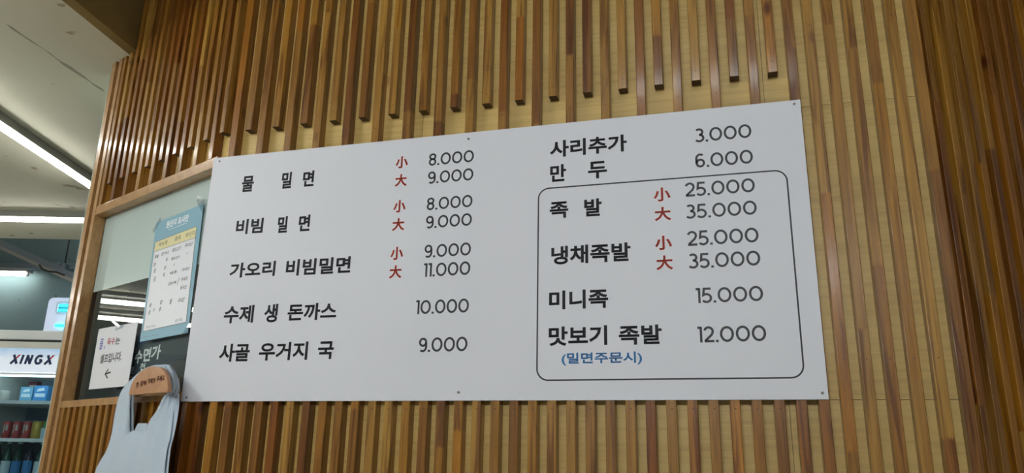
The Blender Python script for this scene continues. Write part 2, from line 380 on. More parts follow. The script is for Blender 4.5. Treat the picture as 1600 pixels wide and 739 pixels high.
# right wall (turned away by 42 degrees)
AR = R(42)
wr = make_wall('wall_right', (XR+.004, YF, 0), AR, 0, 0, [(.02, 0, 1.90, TOP)])
panels(wr, [(.012, .60), (.60, 1.20), (1.20, 1.88)], [(0, 1.408), (1.408, 2.177), (2.177, TOP)])
for k in range(0, 37): slat(wr, 'full', .022+PITCH*k, 0)

# ================================================================= WINDOW in the left wall
win = tag(thing('window_1', None, None, (XL, YF, 0), AL), kind='structure')
bevel(MB().box(-.886, .0, 2.156, -.004, .043, 2.192).obj('window_head', M['trim'], win), .0015)
bevel(MB().box(-.886, -.001, 1.412, -.004, .043, 1.436).obj('window_sill', M['trim'], win), .0015)
MB().box(-.016, .004, 1.436, -.004, .055, 2.156).obj('window_jamb', M['trim'], win)
MB().box(-.886, .038, 1.436, -.014, .043, 2.156).obj('window_glass', M['glass'], win)
MB().box(-.885, .0435, 1.853, -.015, .0445, 2.155).obj('frosted_film', M['film'], win)
tag([o for o in win.children if o.name.startswith('frosted')][0], 'pale grey-green frosted film over upper glass')

# ================================================================= MENU BOARD
BX, BZ, BW, BH = -1.5839, 1.4059, 1.8, .7777
mb_root = thing('menu_board', 'large white Korean menu board with black prices screwed to slatted wall', 'menu board', (BX, YF-.003, BZ))
pl = MB(); pl.box(0, 0, 0, BW, .003, BH)
bevel(pl.obj('board_panel', M['board'], mb_root), .0006, 1)
TY = -.0004
dishes = [
 [('물', .1196, .6499, .1625, .7035), ('밀', .2626, .6498, .2978, .7045), ('면', .3372, .6504, .3761, .7024)],
 [('비빔', .1178, .5097, .2143, .5592), ('밀', .2655, .5056, .2995, .5584), ('면', .3383, .5061, .377, .5581)],
 [('가오리', .115, .3709, .2738, .4181), ('비빔밀면', .3102, .368, .5247, .4188)],
 [('수제', .1135, .2303, .2166, .284), ('생', .2527, .2289, .2976, .2844), ('돈까스', .3312, .2314, .491, .2821)],
 [('사골', .1144, .115, .2172, .1685), ('우거지', .2496, .1165, .4096, .1695), ('국', .4424, .1175, .4926, .1686)],
 [('사리추가', 1.1238, .6742, 1.3412, .7251)], [('만', 1.1241, .601, 1.17, .6522), ('두', 1.2323, .6009, 1.285, .6515)],
 [('족', 1.1234, .4932, 1.176, .5412), ('발', 1.2205, .4921, 1.2689, .5429)], [('냉채족발', 1.1283, .3611, 1.3441, .4128)],
 [('미니족', 1.1228, .2377, 1.2819, .289)], [('맛보기', 1.1221, .1403, 1.278, .1917), ('족발', 1.3079, .1391, 1.4176, .1899)]]
for ws in dishes:
    for wd in ws:
        b = MB(); add_text(b, wd[0], wd[1], wd[2], wd[3], wd[4], TY, .0017); b.obj('dish_lettering', M['ink'], mb_root)
b = MB(); add_text(b, '(밀면주문시)', 1.1571, .0887, 1.3661, .1218, TY, .0009); tag(b.obj('note_lettering', M['blue'], mb_root), 'small blue lettering in brackets')
for ch, *bb in [('小', .6478, .6836, .6874, .7217), ('大', .6497, .6257, .687, .6643), ('小', .65, .5439, .6882, .5826), ('大', .6499, .4881, .6879, .5259), ('小', .6503, .3995, .6896, .4391), ('大', .6503, .345, .6881, .3833),
                ('小', 1.41, .5211, 1.4537, .5601), ('大', 1.4105, .4669, 1.4527, .5051), ('小', 1.4089, .3863, 1.4524, .4252), ('大', 1.4104, .3327, 1.4525, .3713)]:
    b = MB(); add_text(b, ch, *bb, TY, .0013); tag(b.obj('size_lettering', M['red'], mb_root), 'red size character')
for s, *bb in [('8.000', .7547, .683, .8955, .7211), ('9.000', .7547, .6262, .8958, .6642), ('8.000', .7555, .5444, .896, .582), ('9.000', .7555, .4886, .896, .5265), ('9.000', .7557, .401, .8962, .4394), ('11.000', .7566, .3448, .8962, .3842),
               ('10.000', .7389, .2381, .8959, .2778), ('9.000', .7537, .1317, .8955, .1716), ('3.000', 1.5251, .6815, 1.6715, .7213), ('6.000', 1.5233, .6085, 1.6705, .648), ('25.000', 1.4926, .5288, 1.67, .5677), ('35.000', 1.4916, .4674, 1.6707, .5062),
               ('25.000', 1.4922, .3933, 1.67, .433), ('35.000', 1.4922, .3325, 1.67, .372), ('15.000', 1.5069, .2412, 1.6704, .2803), ('12.000', 1.5063, .1410, 1.6706, .1810)]:
    b = MB(); add_number(b, s, *bb, TY); b.obj('price_lettering', M['ink'], mb_root)
b = MB(); b.ribbon(rrect(1.091, .0515, 1.750, .5830, .030, 8), .0040, TY, closed=True); tag(b.obj('box_outline', M['ink'], mb_root), 'thin black rounded outline')
for x, z in ((.0237, .7644), (.8766, .7574), (1.7842, .766), (1.787, .0152), (.875, .0218), (.0194, .0117)):
    b = MB(); n = 10; o = 0
    for r_, y in ((.0036, 0), (.0034, -.001), (.0018, -.0018), (.0004, -.0019)):
        for k in range(n): a = 2*math.pi*k/n; b.v.append((x+r_*math.cos(a), y, z+r_*math.sin(a)))
    for i in range(3):
        for k in range(n): k2 = (k+1) % n; b.f.append((i*n+k, i*n+k2, (i+1)*n+k2, (i+1)*n+k)); b.mi.append(0)
    b.f.append(tuple(3*n+k for k in range(n))); b.mi.append(0)
    b.obj('screw', M['screw'], mb_root)

# ================================================================= PAPERS on the window glass (local frame of the left wall)
GY = .038
po = thing('origin_poster', 'pale blue printed origin chart with handwritten rows taped on window glass', 'poster', (XL, YF, 0), AL)
po.rotation_euler.z = AL
P4 = [(-.4213, 1.6225), (-.1061, 1.6255), (-.1178, 2.0607), (-.4349, 2.0515)]
po.location = Vector((XL, YF, 0))
MB().prism(P4, GY-.0022, GY-.0012).obj('sheet', M['poster'], po)
PAN = [(-.407, 1.6561), (-.125, 1.6617), (-.142, 1.9856), (-.418, 1.976)]
MB().prism(PAN, GY-.0026, GY-.0022).obj('white_panel', M['pprint'], po)
MB().prism([(-.417, 1.9407), (-.140, 1.9462), (-.142, 1.9856), (-.418, 1.976)], GY-.0030, GY-.0026).obj('cream_heading', M['cream'], po)
b = MB(); b.ribbon(PAN, .0016, GY-.0033, closed=True); b.ribbon([(-.417, 1.9407), (-.140, 1.9462)], .0012, GY-.0034); b.obj('panel_outline', M['grey_ink'], po)
b = MB(); add_text(b, '원산지 표시판', -.355, 2.0155, -.205, 2.0420, GY-.0026, .0008)
b.ribbon([(-.335, 2.007), (-.215, 2.0105)], .0015, GY-.0026); b.obj('title_lettering', M['white_ink'], po)
b = MB()
for s, *bb in (('메뉴명', -.388, 1.9545, -.330, 1.9695), ('품목', -.278, 1.9560, -.238, 1.9720), ('원산지', -.207, 1.9575, -.150, 1.9730)):
    b = MB(); add_text(b, s, *bb, GY-.0032, .0002); b.obj('heading_lettering', M['tan_ink'], po)
HW = [('족발', -.406, .163, -.378, .1761), ('돈까스', -.36, .1664, -.305, .1789), ('돼지고기', -.286, .1668, -.230, .1819), ('국내산', -.204, .1718, -.154, .1848),
      ('만', -.405, .1332, -.390, .1482), ('두', -.322, .1392, -.308, .1532), ('돼지고기', -.284, .1385, -.229, .1492), ('〃', -.184, .1448, -.176, .1510),
      ('쌈', -.398, .1107, -.384, .1260), ('장', -.326, .1123, -.312, .1253), ('〃', -.262, .1180, -.254, .1240),
      ('김', -.390, .0790, -.376, .0960), ('치', -.328, .0865, -.314, .1010), ('배추', -.278, .0872, -.232, .0988), ('국내산', -.201, .0881, -.151, .0996),
      ('고춧가루', -.281, .0502, -.226, .0618), ('/', -.219, .0460, -.211, .0700), ('국내산', -.197, .0548, -.154, .0666), ('중국산', -.194, .0252, -.154, .0382),
      ('쌈', -.391, -.0120, -.376, .0030), ('밥', -.317, -.0094, -.303, .0050), ('쌀', -.253, -.0163, -.238, .0020), ('국내산', -.197, -.0179, -.156, -.0019),
      ('콩', -.390, -.0375, -.376, -.0220), ('가', -.360, -.0310, -.348, -.0190), ('루', -.318, -.0354, -.304, -.0190)]
for s, x0, z0, x1, z1 in HW:
    b = MB(); add_text(b, s, x0, 1.75+z0, x1, 1.75+z1, GY-.0029, 0.0003, .12); b.obj('handwriting', M['grey_ink'], po)
for s, *bb in (('원산지 표시', -.388, 1.6651, -.325, 1.6731, GY-.0029), ('음식점', -.197, 1.6679, -.152, 1.6780, GY-.0029), ('농산물 원산지', -.400, 1.6345, -.358, 1.6385, GY-.0026), ('품질관리원', -.342, 1.6350, -.298, 1.6390, GY-.0026)):
    b = MB(); add_text(b, s, *bb, 0); b.obj('small_print', M['grey_ink'], po)
for (cx, cz, a) in ((-.424, 2.040, 45), (-.128, 2.052, -45), (-.115, 1.632, 40)):
    ca, sa = math.cos(R(a)), math.sin(R(a)); q = [(cx+u*ca-v*sa, cz+u*sa+v*ca) for u, v in ((-.03, -.009), (.03, -.009), (.03, .009), (-.03, .009))]
    MB().prism(q, GY-.0042, GY-.0038).obj('tape', M['tapec'], po)
# crumpled tape tab above the poster
b = MB(); b.v = [(-.146, GY-.010, 2.067), (-.128, GY-.022, 2.071), (-.124, GY-.006, 2.085), (-.141, GY-.016, 2.090), (-.150, GY-.002, 2.079)]; b.f = [(0, 1, 3), (1, 2, 3), (0, 3, 4)]; b.mi = [0, 0, 0]
b.obj('tape', M['tape'], po)

no = thing('paper_notice', 'small white paper notice with handwritten Korean and left arrow on glass', 'notice', (XL, YF, 0), AL)
N4 = [(-.7609, 1.4763), (-.4598, 1.4754), (-.4582, 1.6946), (-.7615, 1.6977)]
MB().prism(N4, GY-.0018, GY-.0008).obj('sheet', M['paper'], no)
b = MB(); add_text(b, '물', -.731, 1.6190, -.704, 1.6580, GY-.0022, .0003); b.ribbon([(-.690, 1.618), (-.684, 1.628)], .004, GY-.0022); tag(b.obj('handwriting', M['blue_pen'], no), 'blue handwriting')
b = MB(); add_text(b, '육수', -.673, 1.6290, -.612, 1.6560, GY-.0022, .0006); tag(b.obj('handwriting', M['red_pen'], no), 'red handwriting')
b = MB(); add_text(b, '는', -.606, 1.6270, -.572, 1.6540, GY-.0022, .0006); b.obj('handwriting', M['ink'], no)
b = MB(); add_text(b, '셀프입니다.', -.706, 1.5660, -.540, 1.5990, GY-.0022, .0007); b.obj('handwriting', M['ink'], no)
b = MB(); b.ribbon([(-.645, 1.526), (-.604, 1.530)], .006, GY-.0022); b.ribbon([(-.626, 1.542), (-.646, 1.526), (-.622, 1.510)], .006, GY-.0023); b.obj('arrow', M['ink'], no)
for q in ([(-.664, 1.717), (-.652, 1.722), (-.585, 1.693), (-.597, 1.685)], [(-.62, 1.678), (-.56, 1.684), (-.56, 1.700), (-.62, 1.696)], [(-.76, 1.690), (-.735, 1.700), (-.742, 1.712), (-.766, 1.702)]):
    MB().prism(q, GY-.0035, GY-.0030).obj('tape', M['tape'] if q[0][1] > 1.7 else M['tapec'], no)

# dark banner on the inner side of the glass, and a black pot behind it
ba = thing('banner', 'dark navy banner with white Korean brush lettering behind the window glass', 'banner', (XL, YF, 0), AL)
def banner_mat():
    mt = mat('banner_print', (.03, .04, .05), .5); k = NT(mt)
    tc = k.n('ShaderNodeTexCoord'); sp = k.n('ShaderNodeSeparateXYZ'); k.l(tc.outputs['Object'], sp.inputs[0])
    z = k.math('ADD', k.math('SUBTRACT', sp.outputs[2], 1.40), k.math('MULTIPLY', sp.outputs[0], -.05))
    k.l(k.ramp(z, [(.18, (.040, .058, .072)), (.225, (.050, .070, .085)), (.245, (.025, .065, .13)), (.30, (.03, .13, .30)), (.36, (.02, .08, .20))]), k.b.inputs['Base Color']); return mt
MB().box(-.58, .055, 1.425, .02, .058, 1.655).obj('banner_sheet', banner_mat(), ba)
for q_ in (('수', -.480, 1.553, -.428, 1.598, .0545, .0020, .05), ('면', -.421, 1.556, -.369, 1.603, .0544, .0020, .05), ('가', -.364, 1.558, -.303, 1.607, .0543, .0020, .05),
           ('춘', -.500, 1.520, -.470, 1.545, .0545, .0006), ('천', -.430, 1.528, -.395, 1.552, .0544, .0006), ('막국수', -.550, 1.488, -.420, 1.510, .0543, .0006)):
    b = MB(); add_text(b, *q_); b.obj('banner_lettering', M['white_ink'], ba)
pt = thing('shape', 'black round pot behind the glass between apron hook and menu board', 'shape', (XL, YF, 0), AL)  # unidentified dark round thing, built as a plain disc
b = MB(); b.prism(arc(-.150, 1.465, .085, .085, 0, 360, 28)[:-1], .046, .0535); bevel(b.obj('shape_side', M['shape'], pt), .002)

# ================================================================= APRON HOOK AND APRONS
hk = thing('apron_hook', 'half-round wooden apron hook engraved with Korean words, fixed at sill', 'hook', (XL, YF, 0), AL)
disc = [(-.185, 1.425), (-.181, 1.452), (-.164, 1.474), (-.137, 1.491), (-.101, 1.502), (-.07, 1.505), (-.031, 1.502), (.002, 1.493), (.029, 1.472), (.044, 1.449), (.051, 1.425)]
def smooth_poly(p, n=3):
    out = []
    for i in range(len(p)-1):
        p0 = p[max(i-1, 0)]; p1 = p[i]; p2 = p[i+1]; p3 = p[min(i+2, len(p)-1)]
        for k in range(n):
            t = k/n; out.append(tuple(.5*((2*p1[j])+(-p0[j]+p2[j])*t+(2*p0[j]-5*p1[j]+4*p2[j]-p3[j])*t*t+(-p0[j]+3*p1[j]-3*p2[j]+p3[j])*t**3) for j in (0, 1)))
    out.append(p[-1]); return out
dsc = smooth_poly(disc)
bevel(MB().prism(dsc[::-1], -.083, -.071).obj('front_plate', M['hook'], hk), .0015)
MB().prism([(-.13, 1.435), (-.005, 1.435), (-.02, 1.475), (-.115, 1.475)], -.071, -.016).obj('arm', M['hook2'], hk)
bevel(MB().prism([(x*.95-.098, z+.002) for x, z in dsc[::-1]], -.022, -.010).obj('back_plate', M['hook2'], hk), .0015)
b = MB()
for s, x0, x1 in (('한', -.145, -.128), ('장씩', -.120, -.083), ('가져가', -.075, -.030), ('주세요', -.022, .024)):
    b = MB(); add_text(b, s, x0, 1.446+.10*(x0+.145), x1, 1.463+.10*(x0+.145), -.0835, .0008); b.obj('engraved_lettering', M['burn'], hk)
outer = [(-.55, .72), (-.50, .95), (-.44, 1.08), (-.373, 1.194), (-.331, 1.251), (-.316, 1.30), (-.311, 1.363), (-.302, 1.407), (-.286, 1.444), (-.259, 1.464), (-.215, 1.486), (-.164, 1.507), (-.103, 1.516), (-.044, 1.515), (-.012, 1.508),
         (.019, 1.486), (.042, 1.459), (.048, 1.432), (.051, 1.413), (.055, 1.375), (.053, 1.33), (.049, 1.293), (.041, 1.271), (.046, 1.204), (.07, 1.05), (.10, .72)]
inner = [(-.217, 1.427), (-.207, 1.462), (-.177, 1.492), (-.121, 1.506), (-.056, 1.503), (-.018, 1.49), (.012, 1.461), (.022, 1.433), (-.001, 1.415), (-.024, 1.392), (-.038, 1.378), (-.066, 1.349), (-.078, 1.331), (-.090, 1.318), (-.165, 1.322), (-.183, 1.318), (-.195, 1.361), (-.208, 1.392)]
def cast(poly, c, a):
    d = (math.cos(a), math.sin(a)); best = None; n = len(poly)
    for i in range(n):
        p = poly[i]; q = poly[(i+1) % n]; ex, ez = q[0]-p[0], q[1]-p[1]; den = d[0]*ez-d[1]*ex
        if abs(den) < 1e-12: continue
        t = ((p[0]-c[0])*ez-(p[1]-c[1])*ex)/den; s_ = ((p[0]-c[0])*d[1]-(p[1]-c[1])*d[0])/den
        if t > 0 and -1e-6 <= s_ <= 1+1e-6 and (best is None or t > best): best = t
    return (c[0]+d[0]*best, c[1]+d[1]*best)
def apron(label, dy, ox, oz, seed, inset=0.0):
    cpt = (-.10, 1.40); n = 200; rings = 16; b = MB(); rnd = random.Random(seed); ph = [rnd.uniform(0, 6.28) for _ in range(4)]
    O = smooth_poly(outer, 4); I = smooth_poly(inner+[inner[0]], 4)[:-1]
    for r_ in range(rings+1):
        t = r_/rings
        for k in range(n):
            a = 2*math.pi*k/n; p = cast(I, cpt, a); q = cast(O, cpt, a)
            x = p[0]+(q[0]-p[0])*t; z = p[1]+(q[1]-p[1])*t; up = max(0, min(1, (z-1.30)/.12)); dn = 1-up
            y = -.058+.022*t*t*up                                    # the neck loop curls back round the hook
            y += .0035*math.sin(38*x+9*z+ph[0])*dn+.002*math.sin(95*x-14*z+ph[1])*min(1, (1.5-z)*5)
            y += -.006*math.exp(-((t-.12)/.1)**2)                  # raised neck hem
            y += .0022*math.sin(60*t+ph[2]+6*z)*up
            if x > -.02 and z < 1.42: y += .004*((x+.02)/.07)*t       # right edge falls back
            x -= 2.4*.020*t*t*up
            b.v.append((x+ox*t, y+dy, z+oz*t*(1 if z < 1.45 else .3)))
    for r_ in range(rings):
        for k in range(n): k2 = (k+1) % n; b.f.append((r_*n+k, r_*n+k2, (r_+1)*n+k2, (r_+1)*n+k)); b.mi.append(0)
    o = b.obj('disposable_apron', M['cloth'], None, smooth=True, loc=(XL, YF, 0), rotz=AL)
    md = o.modifiers.new('thickness', 'SOLIDIFY'); md.thickness = .0012; md.offset = 1
    return tag(o, label, 'apron')
apron('pale blue-white disposable apron hanging frontmost on the wooden hook', -.003, 0, 0, 1)
apron('second disposable apron on the hook, its edge showing behind the frontmost one', .006, .012, .004, 5)
# folded hem of the back apron seen through the neckline
ap3 = MB(); pts = [(-.187, 1.300), (-.180, 1.329), (-.168, 1.343), (-.116, 1.343), (-.100, 1.332), (-.080, 1.300)]
ap3.prism(pts[::-1], -.050, -.048)
bevel(tag(ap3.obj('disposable_apron', M['cloth'], None, loc=(XL, YF, 0), rotz=AL), 'rearmost disposable apron, only its neckline flap showing in the neck opening', 'apron'), .0008)

# ================================================================= ROOM LEFT OF THE WALLS  (frame turned by 16 degrees: x = E, y = N)
AE = math.atan2(.2756, .9613)
def EN(e, n, z=0): return (e*.9613-n*.2756, e*.2756+n*.9613, z)
CZ = 2.85
# low ceiling: right edge runs along the beam
cp = [(-12, -3), (-2.56, -3), (-1.60, 2.92), (-1.735, 3.00), (-1.735, 5.77), (-12, 5.77)]
ce = MB().prismz(cp, CZ, CZ+.04).obj('ceiling', M['ceil'], None, rotz=AE); tag(ce, kind='structure')
bm = MB().prismz([(-2.56, -3), (-2.50, -3), (-1.555, 2.90), (-1.60, 2.92)], CZ+.0, 3.62).obj('trim_1', M['beam'], None, rotz=AE); tag(bm, kind='structure')
tag(MB().box(-3, -5, 3.62, 4, 3.2, 3.68).obj('ceiling_upper', M['ceil2'], None), kind='structure')
tag(MB().box(-13, -4, -.05, 5, 10, 0).obj('floor', M['floor'], None), kind='structure')
tag(MB().box(-12, 8.0, 0, 2, 8.1, 4.6).obj('wall_back', M['teal'], None, rotz=AE), kind='structure')
tag(MB().box(-12.1, -3, 0, -12, 8, 4.6).obj('wall_far_left', M['dark'], None, rotz=AE), kind='structure')
tag(MB().box(-12, 5.77, 4.6, 2, 8.1, 4.7).obj('ceiling_back', M['dark'], None, rotz=AE), kind='structure')
tag(MB().box(-12, 5.73, CZ+.04, 2, 5.77, 4.6).obj('trim_2', M['dark'], None, rotz=AE), kind='structure')
tag(MB().box(-12, 7.9, 3.12, 2, 8.0, 3.17).obj('trim_3', M['steel'], None, rotz=AE), kind='structure')
# kitchen behind the window: pale side panel, then a dark wall
tag(MB().box(-1.78, 3.06, 0, -1.75, 3.46, CZ).obj('wall_kitchen_side', M['strip'], None, rotz=AE), kind='structure')
tag(MB().box(-2.55, 4.6, 0, 1.5, 4.66, CZ).obj('wall_kitchen', M['dark'], None, rotz=AE), kind='structure')
# ---- tube lamps
def tube_lamp(label, e0, n0, e1, n1, z, wdt, hgt, drop, rad, m, group=None, gaps=None, frame='EN'):
    a = Vector((e0, n0, 0)); bb = Vector((e1, n1, 0)); mid = (a+bb)/2; L_ = (bb-a).length; ang = math.atan2(n1-n0, e1-e0)
    loc = EN(mid.x, mid.y, z) if frame == 'EN' else (mid.x, mid.y, z)
    t = thing('tube_lamp', label, 'lamp', loc, ang+(AE if frame == 'EN' else 0), group)
    MB().box(-L_/2-.03, -wdt/2, -hgt, L_/2+.03, wdt/2, 0).obj('housing', M['housing'], t)
    zc = -hgt-drop
    MB().rod((-L_/2, 0, zc), (L_/2, 0, zc), rad, 12).obj('tube', m, t, smooth=True)
    for s_ in (-1, 1): MB().box(s_*(L_/2+.012)-.012, -.012, zc-rad, s_*(L_/2+.012)+.012, .012, -hgt).obj('socket', M['socket'], t)
    return t
tube_lamp('long lit tube lamp running away along the low ceiling, nearest the slatted wall', -2.535, 4.36, -2.535, .6, CZ, .055, .045, .012, .014, M['tube'])
tube_lamp('lit tube lamp crossing the low ceiling edge above the fridge', -2.925, 5.08, -5.3, 5.08, CZ, .08, .045, .012, .014, M['tube'])
tube_lamp('lit tube lamp far left, farther one of two seen mirrored in window', -7.78, 3.0, -7.78, -.8, CZ, .10, .04, .06, .025, M['tube'], frame='W')
tube_lamp('lit tube lamp far left, the outermost one mirrored in window', -8.90, 3.0, -8.90, -.8, CZ, .10, .04, .06, .025, M['tube'], frame='W')
for i_, (e_, n_) in enumerate(((-4.4, 1.0), (-4.4, -1.0), (-6.0, 1.0), (-6.0, -1.0))):
    tube_lamp('added fill tube on low ceiling left of the frame, '+('inner far one', 'inner near one', 'outer far one', 'outer near one')[i_], e_, n_-.6, e_, n_+.6, CZ, .12, .05, .05, .018, M['tube'])  # unseen tubes added to brighten the low ceiling
tube_lamp('added fill tube hidden high in the back room above the ceiling edge', -5.2, 6.7, -2.8, 6.7, 4.2, .12, .05, .05, .02, M['tube'])  # hidden tube added to brighten the back wall and trap
tube_lamp('small lit tube lamp hanging at the teal back wall', -5.06, 7.85, -6.4, 7.85, 3.09, .12, .03, .02, .020, M['tube'])
# dining room: one ceiling lamp by the board, the others unseen added fill
M['tuber'] = mat('rear_fill_tube', (.9, .9, .9), .4, emit=(.93, .98, 1.0), estr=150.0)
M['tubem'] = mat('right_fill_tube', (.9, .9, .9), .4, emit=(.95, .98, 1.0), estr=42.0)
M['tubed'] = mat('lit_tube_dim', (.9, .9, .9), .4, emit=(.93, .98, 1.0), estr=15.0)
for x, y, hl, zz, mm, lb in ((-.05, -.5, .50, 3.62, 'tubed', 'dim ceiling tube lamp in the dining room nearest the menu board'), (.3, -4.0, .6, 3.18, 'tuber', 'added hanging fill tube at the rear of the dining room, the rightmost one'),
                     (-2.1, -3.7, .6, 3.18, 'tuber', 'added hanging fill tube at the rear of the dining room, the leftmost one'), (-.9, -4.4, .6, 3.18, 'tuber', 'added hanging fill tube at the rear of the dining room, the farthest back one'),  # rear tubes are unseen, added to light the board from the front
                     (2.6, .4, .45, 3.62, 'tubem', 'short added fill tube in the dining room by the right wall')):  # right tube is unseen, added to brighten the right wall
    t = tube_lamp(lb, x-hl, y, x+hl, y, zz, .12, .05, .03, .022, M[mm], frame='W')
    if zz < 3.5:
        for s_ in (-1, 1): MB().rod((s_*hl*.8, 0, 0), (s_*hl*.8, 0, 3.62-zz), .004, 6).obj('suspension_rod', M['cable'], t)
tube_lamp('tube lamp under the low ceiling beside the dining room edge', -3.0, -.9, -3.0, .5, CZ, .12, .05, .03, .022, M['tubef'], frame='W')
tube_lamp('short added fill tube in the kitchen behind the slatted wall', -.8, 3.9, -.2, 3.9, CZ, .12, .05, .03, .016, M['tube'])  # unseen tube added to light the panel behind the window

# ---- conduit, rail and rod at the back
tr = thing('cable_tray', 'grey cable tray running diagonally below the high ceiling at back', 'cable tray', EN(0, 0), AE)
c0 = Vector((-5.8, 6.05, 3.28)); 
def FN(e, z, n): return (e, n, z)
b = MB(); pa = Vector((-5.05, 7.35, 3.23)); pb = Vector((-4.02, 7.35, 2.80))
def beam_between(b, p, q, w_, h_):
    d = (q-p).normalized(); up = Vector((0, 0, 1)); sd = d.cross(up).normalized(); u2 = sd.cross(d); o = len(b.v)
    for c in (p, q):
        for su, sv in ((-1, -1), (1, -1), (1, 1), (-1, 1)): b.v.append(tuple(c+sd*su*w_/2+u2*sv*h_/2))
    for f in ((0, 1, 2, 3), (7, 6, 5, 4), (0, 4, 5, 1), (1, 5, 6, 2), (2, 6, 7, 3), (3, 7, 4, 0)): b.f.append(tuple(o+i for i in f)); b.mi.append(0)
beam_between(b, pa, pb, .08, .075); b.obj('tray', M['steel'], tr)
b = MB(); beam_between(b, pa+Vector((0, -.05, -.035)), pb+Vector((0, -.05, -.035)), .02, .03); b.obj('lip', M['housing'], tr)
rl = thing('hanging_rail', 'thin dark rail with sensor box hung on a rod by back wall', 'rail', EN(0, 0), AE)
b = MB(); b.rod((-4.77, 7.6, 3.10), (-4.0, 7.6, 3.09), .012); b.obj('rail', M['steel'], rl)
b = MB(); b.rod((-4.53, 7.6, 3.10), (-4.53, 7.6, 4.2), .007); b.obj('rod', M['cable'], rl)
b = MB(); b.box(-4.62, 7.56, 2.99, -4.50, 7.64, 3.10); b.prism([(-4.585, 3.10), (-4.535, 3.10), (-4.56, 3.06)], 7.55, 7.56); b.obj('sensor_box', M['steel'], rl)
b = MB()
pc = [Vector((-4.56, 7.24, 3.0)), Vector((-4.52, 7.24, 2.955)), Vector((-4.46, 7.24, 2.935)), Vector((-4.38, 7.24, 2.93)), Vector((-4.30, 7.24, 2.90))]
for i in range(4): b.rod(pc[i], pc[i+1], .009, 6)
tag(b.obj('cable', M['cable'], None, rotz=AE), 'black cable looping below the cable tray', 'cable')
# ---- insect trap on the back wall
ZT = lambda z, s=7.9/4.2: EYE+(z-1.5)*s
k_ = 7.9/4.2
it = thing('insect_trap', 'white insect trap with glowing cyan tubes above the fridge', 'insect trap', EN(0, 0), AE)
xa = -2.524*k_; za, zb = EYE+.625*k_, EYE+.820*k_+.0
bevel(MB().prism(rrect(xa, EYE+.60*k_, xa+.62, zb, .05), 7.80, 7.99).obj('case', M['trap'], it), .01)
b = MB(); b.ribbon(rrect(xa+.10, zb-.17, xa+.54, zb-.05, .035), .012, 7.795, closed=True); b.obj('rim', M['white'], it)
MB().box(xa+.12, 7.797, zb-.155, xa+.52, 7.80, zb-.065).obj('recess', M['cart'], it)
for z in (zb-.085, zb-.135, zb-.292): MB().rod((xa+.13, 7.785, z), (xa+.50, 7.785, z), .013 if z > zb-.2 else .017, 10).obj('glowing_tube', M['cyan'], it)

# ================================================================= FRIDGE
fr = thing('display_fridge', 'white glass-door display fridge with lettered header beyond the slatted wall', 'fridge', EN(-3.245, 5.2, 0), AE)
HWd = .315; S_ = 5.2/3.3; fz = lambda z: EYE+(z-1.5)*S_; Zt = fz(2.005)
b = MB(); D = .62
b.box(-HWd, .02, .08, -HWd+.035, D, Zt); b.box(HWd-.035, .02, .08, HWd, D, Zt); b.box(-HWd, D-.03, .08, HWd, D, Zt); b.box(-HWd, .02, .08, HWd, D, .24)
b.box(-HWd, .06, fz(1.828), HWd, D, fz(1.958)); b.obj('body', M['white2'], fr)
bevel(MB().box(-HWd-.012, -.02, fz(1.966), HWd+.012, D, Zt).obj('top_cap', M['white'], fr), .006)
MB().box(-HWd, .015, fz(1.958), HWd, .1, fz(1.966)).obj('gap', M['dgap'], fr)
bevel(MB().box(-HWd, -.005, fz(1.930), HWd, .06, fz(1.958)).obj('trim_strip', M['white2'], fr), .003)
MB().box(-HWd, .0, fz(1.828), HWd, .06, fz(1.929)).obj('header_sign', M['header'], fr)
b = MB(); z0, z1 = fz(1.863), fz(1.902); ex = 3.245; W = z1-z0
def quadst(b, p, q, t, y): b.ribbon([p, q], t, y)
x = -3.338+ex; t = .0165; sh = .02
def gl(ch, x, b):
    T_ = lambda u, v: (x+u*W+v*W*.20, z0+v*W)
    if ch == 'X': b.ribbon([T_(.02, 1), T_(.66, 0)], t*1.05, -.0006); b.ribbon([T_(-.02, 0), T_(.34, .50)], t, -.0008); return .70
    if ch == 'I': b.ribbon([T_(.08, 0), T_(.08, 1)], t, -.0006); return .24
    if ch == 'N': b.ribbon([T_(.08, 0), T_(.08, 1)], t, -.0006); b.ribbon([T_(.06, .98), T_(.58, .02)], t, -.0008); b.ribbon([T_(.56, 0), T_(.56, 1)], t, -.0007); return .74
    if ch == 'G':
        P = arc(.40, .5, .34, .42, 42, 335, 20); b.ribbon([T_(u, v) for u, v in P]+[T_(.70, .46)], t, -.0006); b.ribbon([T_(.44, .46), T_(.74, .46)], t*.9, -.0008); return .90
for ch in 'XINGX':
    x += gl(ch, x, b)*W*1.02+.0165
tag(b.obj('header_lettering', M['navy'], fr), 'navy slanted lettering')
b = MB()
for xx in (-3.338+ex, x-.70*W*1.02-.0165):
    b.prism([(xx+.44*W, z0+.60*W), (xx+.58*W, z0+.55*W), (xx+.98*W, z0+1.02*W), (xx+.72*W, z0+1.0*W)], -.0012, -.0006)
tag(b.obj('header_accent', M['redp'], fr), 'red accents of the lettering')
b = MB(); add_text(b, '냉장', .235, fz(1.831), .290, fz(1.843), -.0006, .0012); add_text(b, '냉장', -.29, fz(1.831), -.235, fz(1.843), -.0006, .0012); b.obj('small_lettering', M['navy'], fr)
dr = bevel(MB().box(-HWd, -.01, .20, -HWd+.04, .02, fz(1.826)).box(HWd-.04, -.01, .20, HWd, .02, fz(1.826)).box(-HWd, -.01, .20, HWd, .02, .26).box(-HWd, -.01, fz(1.826)-.012, HWd, .02, fz(1.826)).obj('door_frame', M['white'], fr), .002)
MB().box(-HWd+.04, .002, .26, HWd-.04, .006, fz(1.826)-.012).obj('door_glass', M['dglass'], fr)
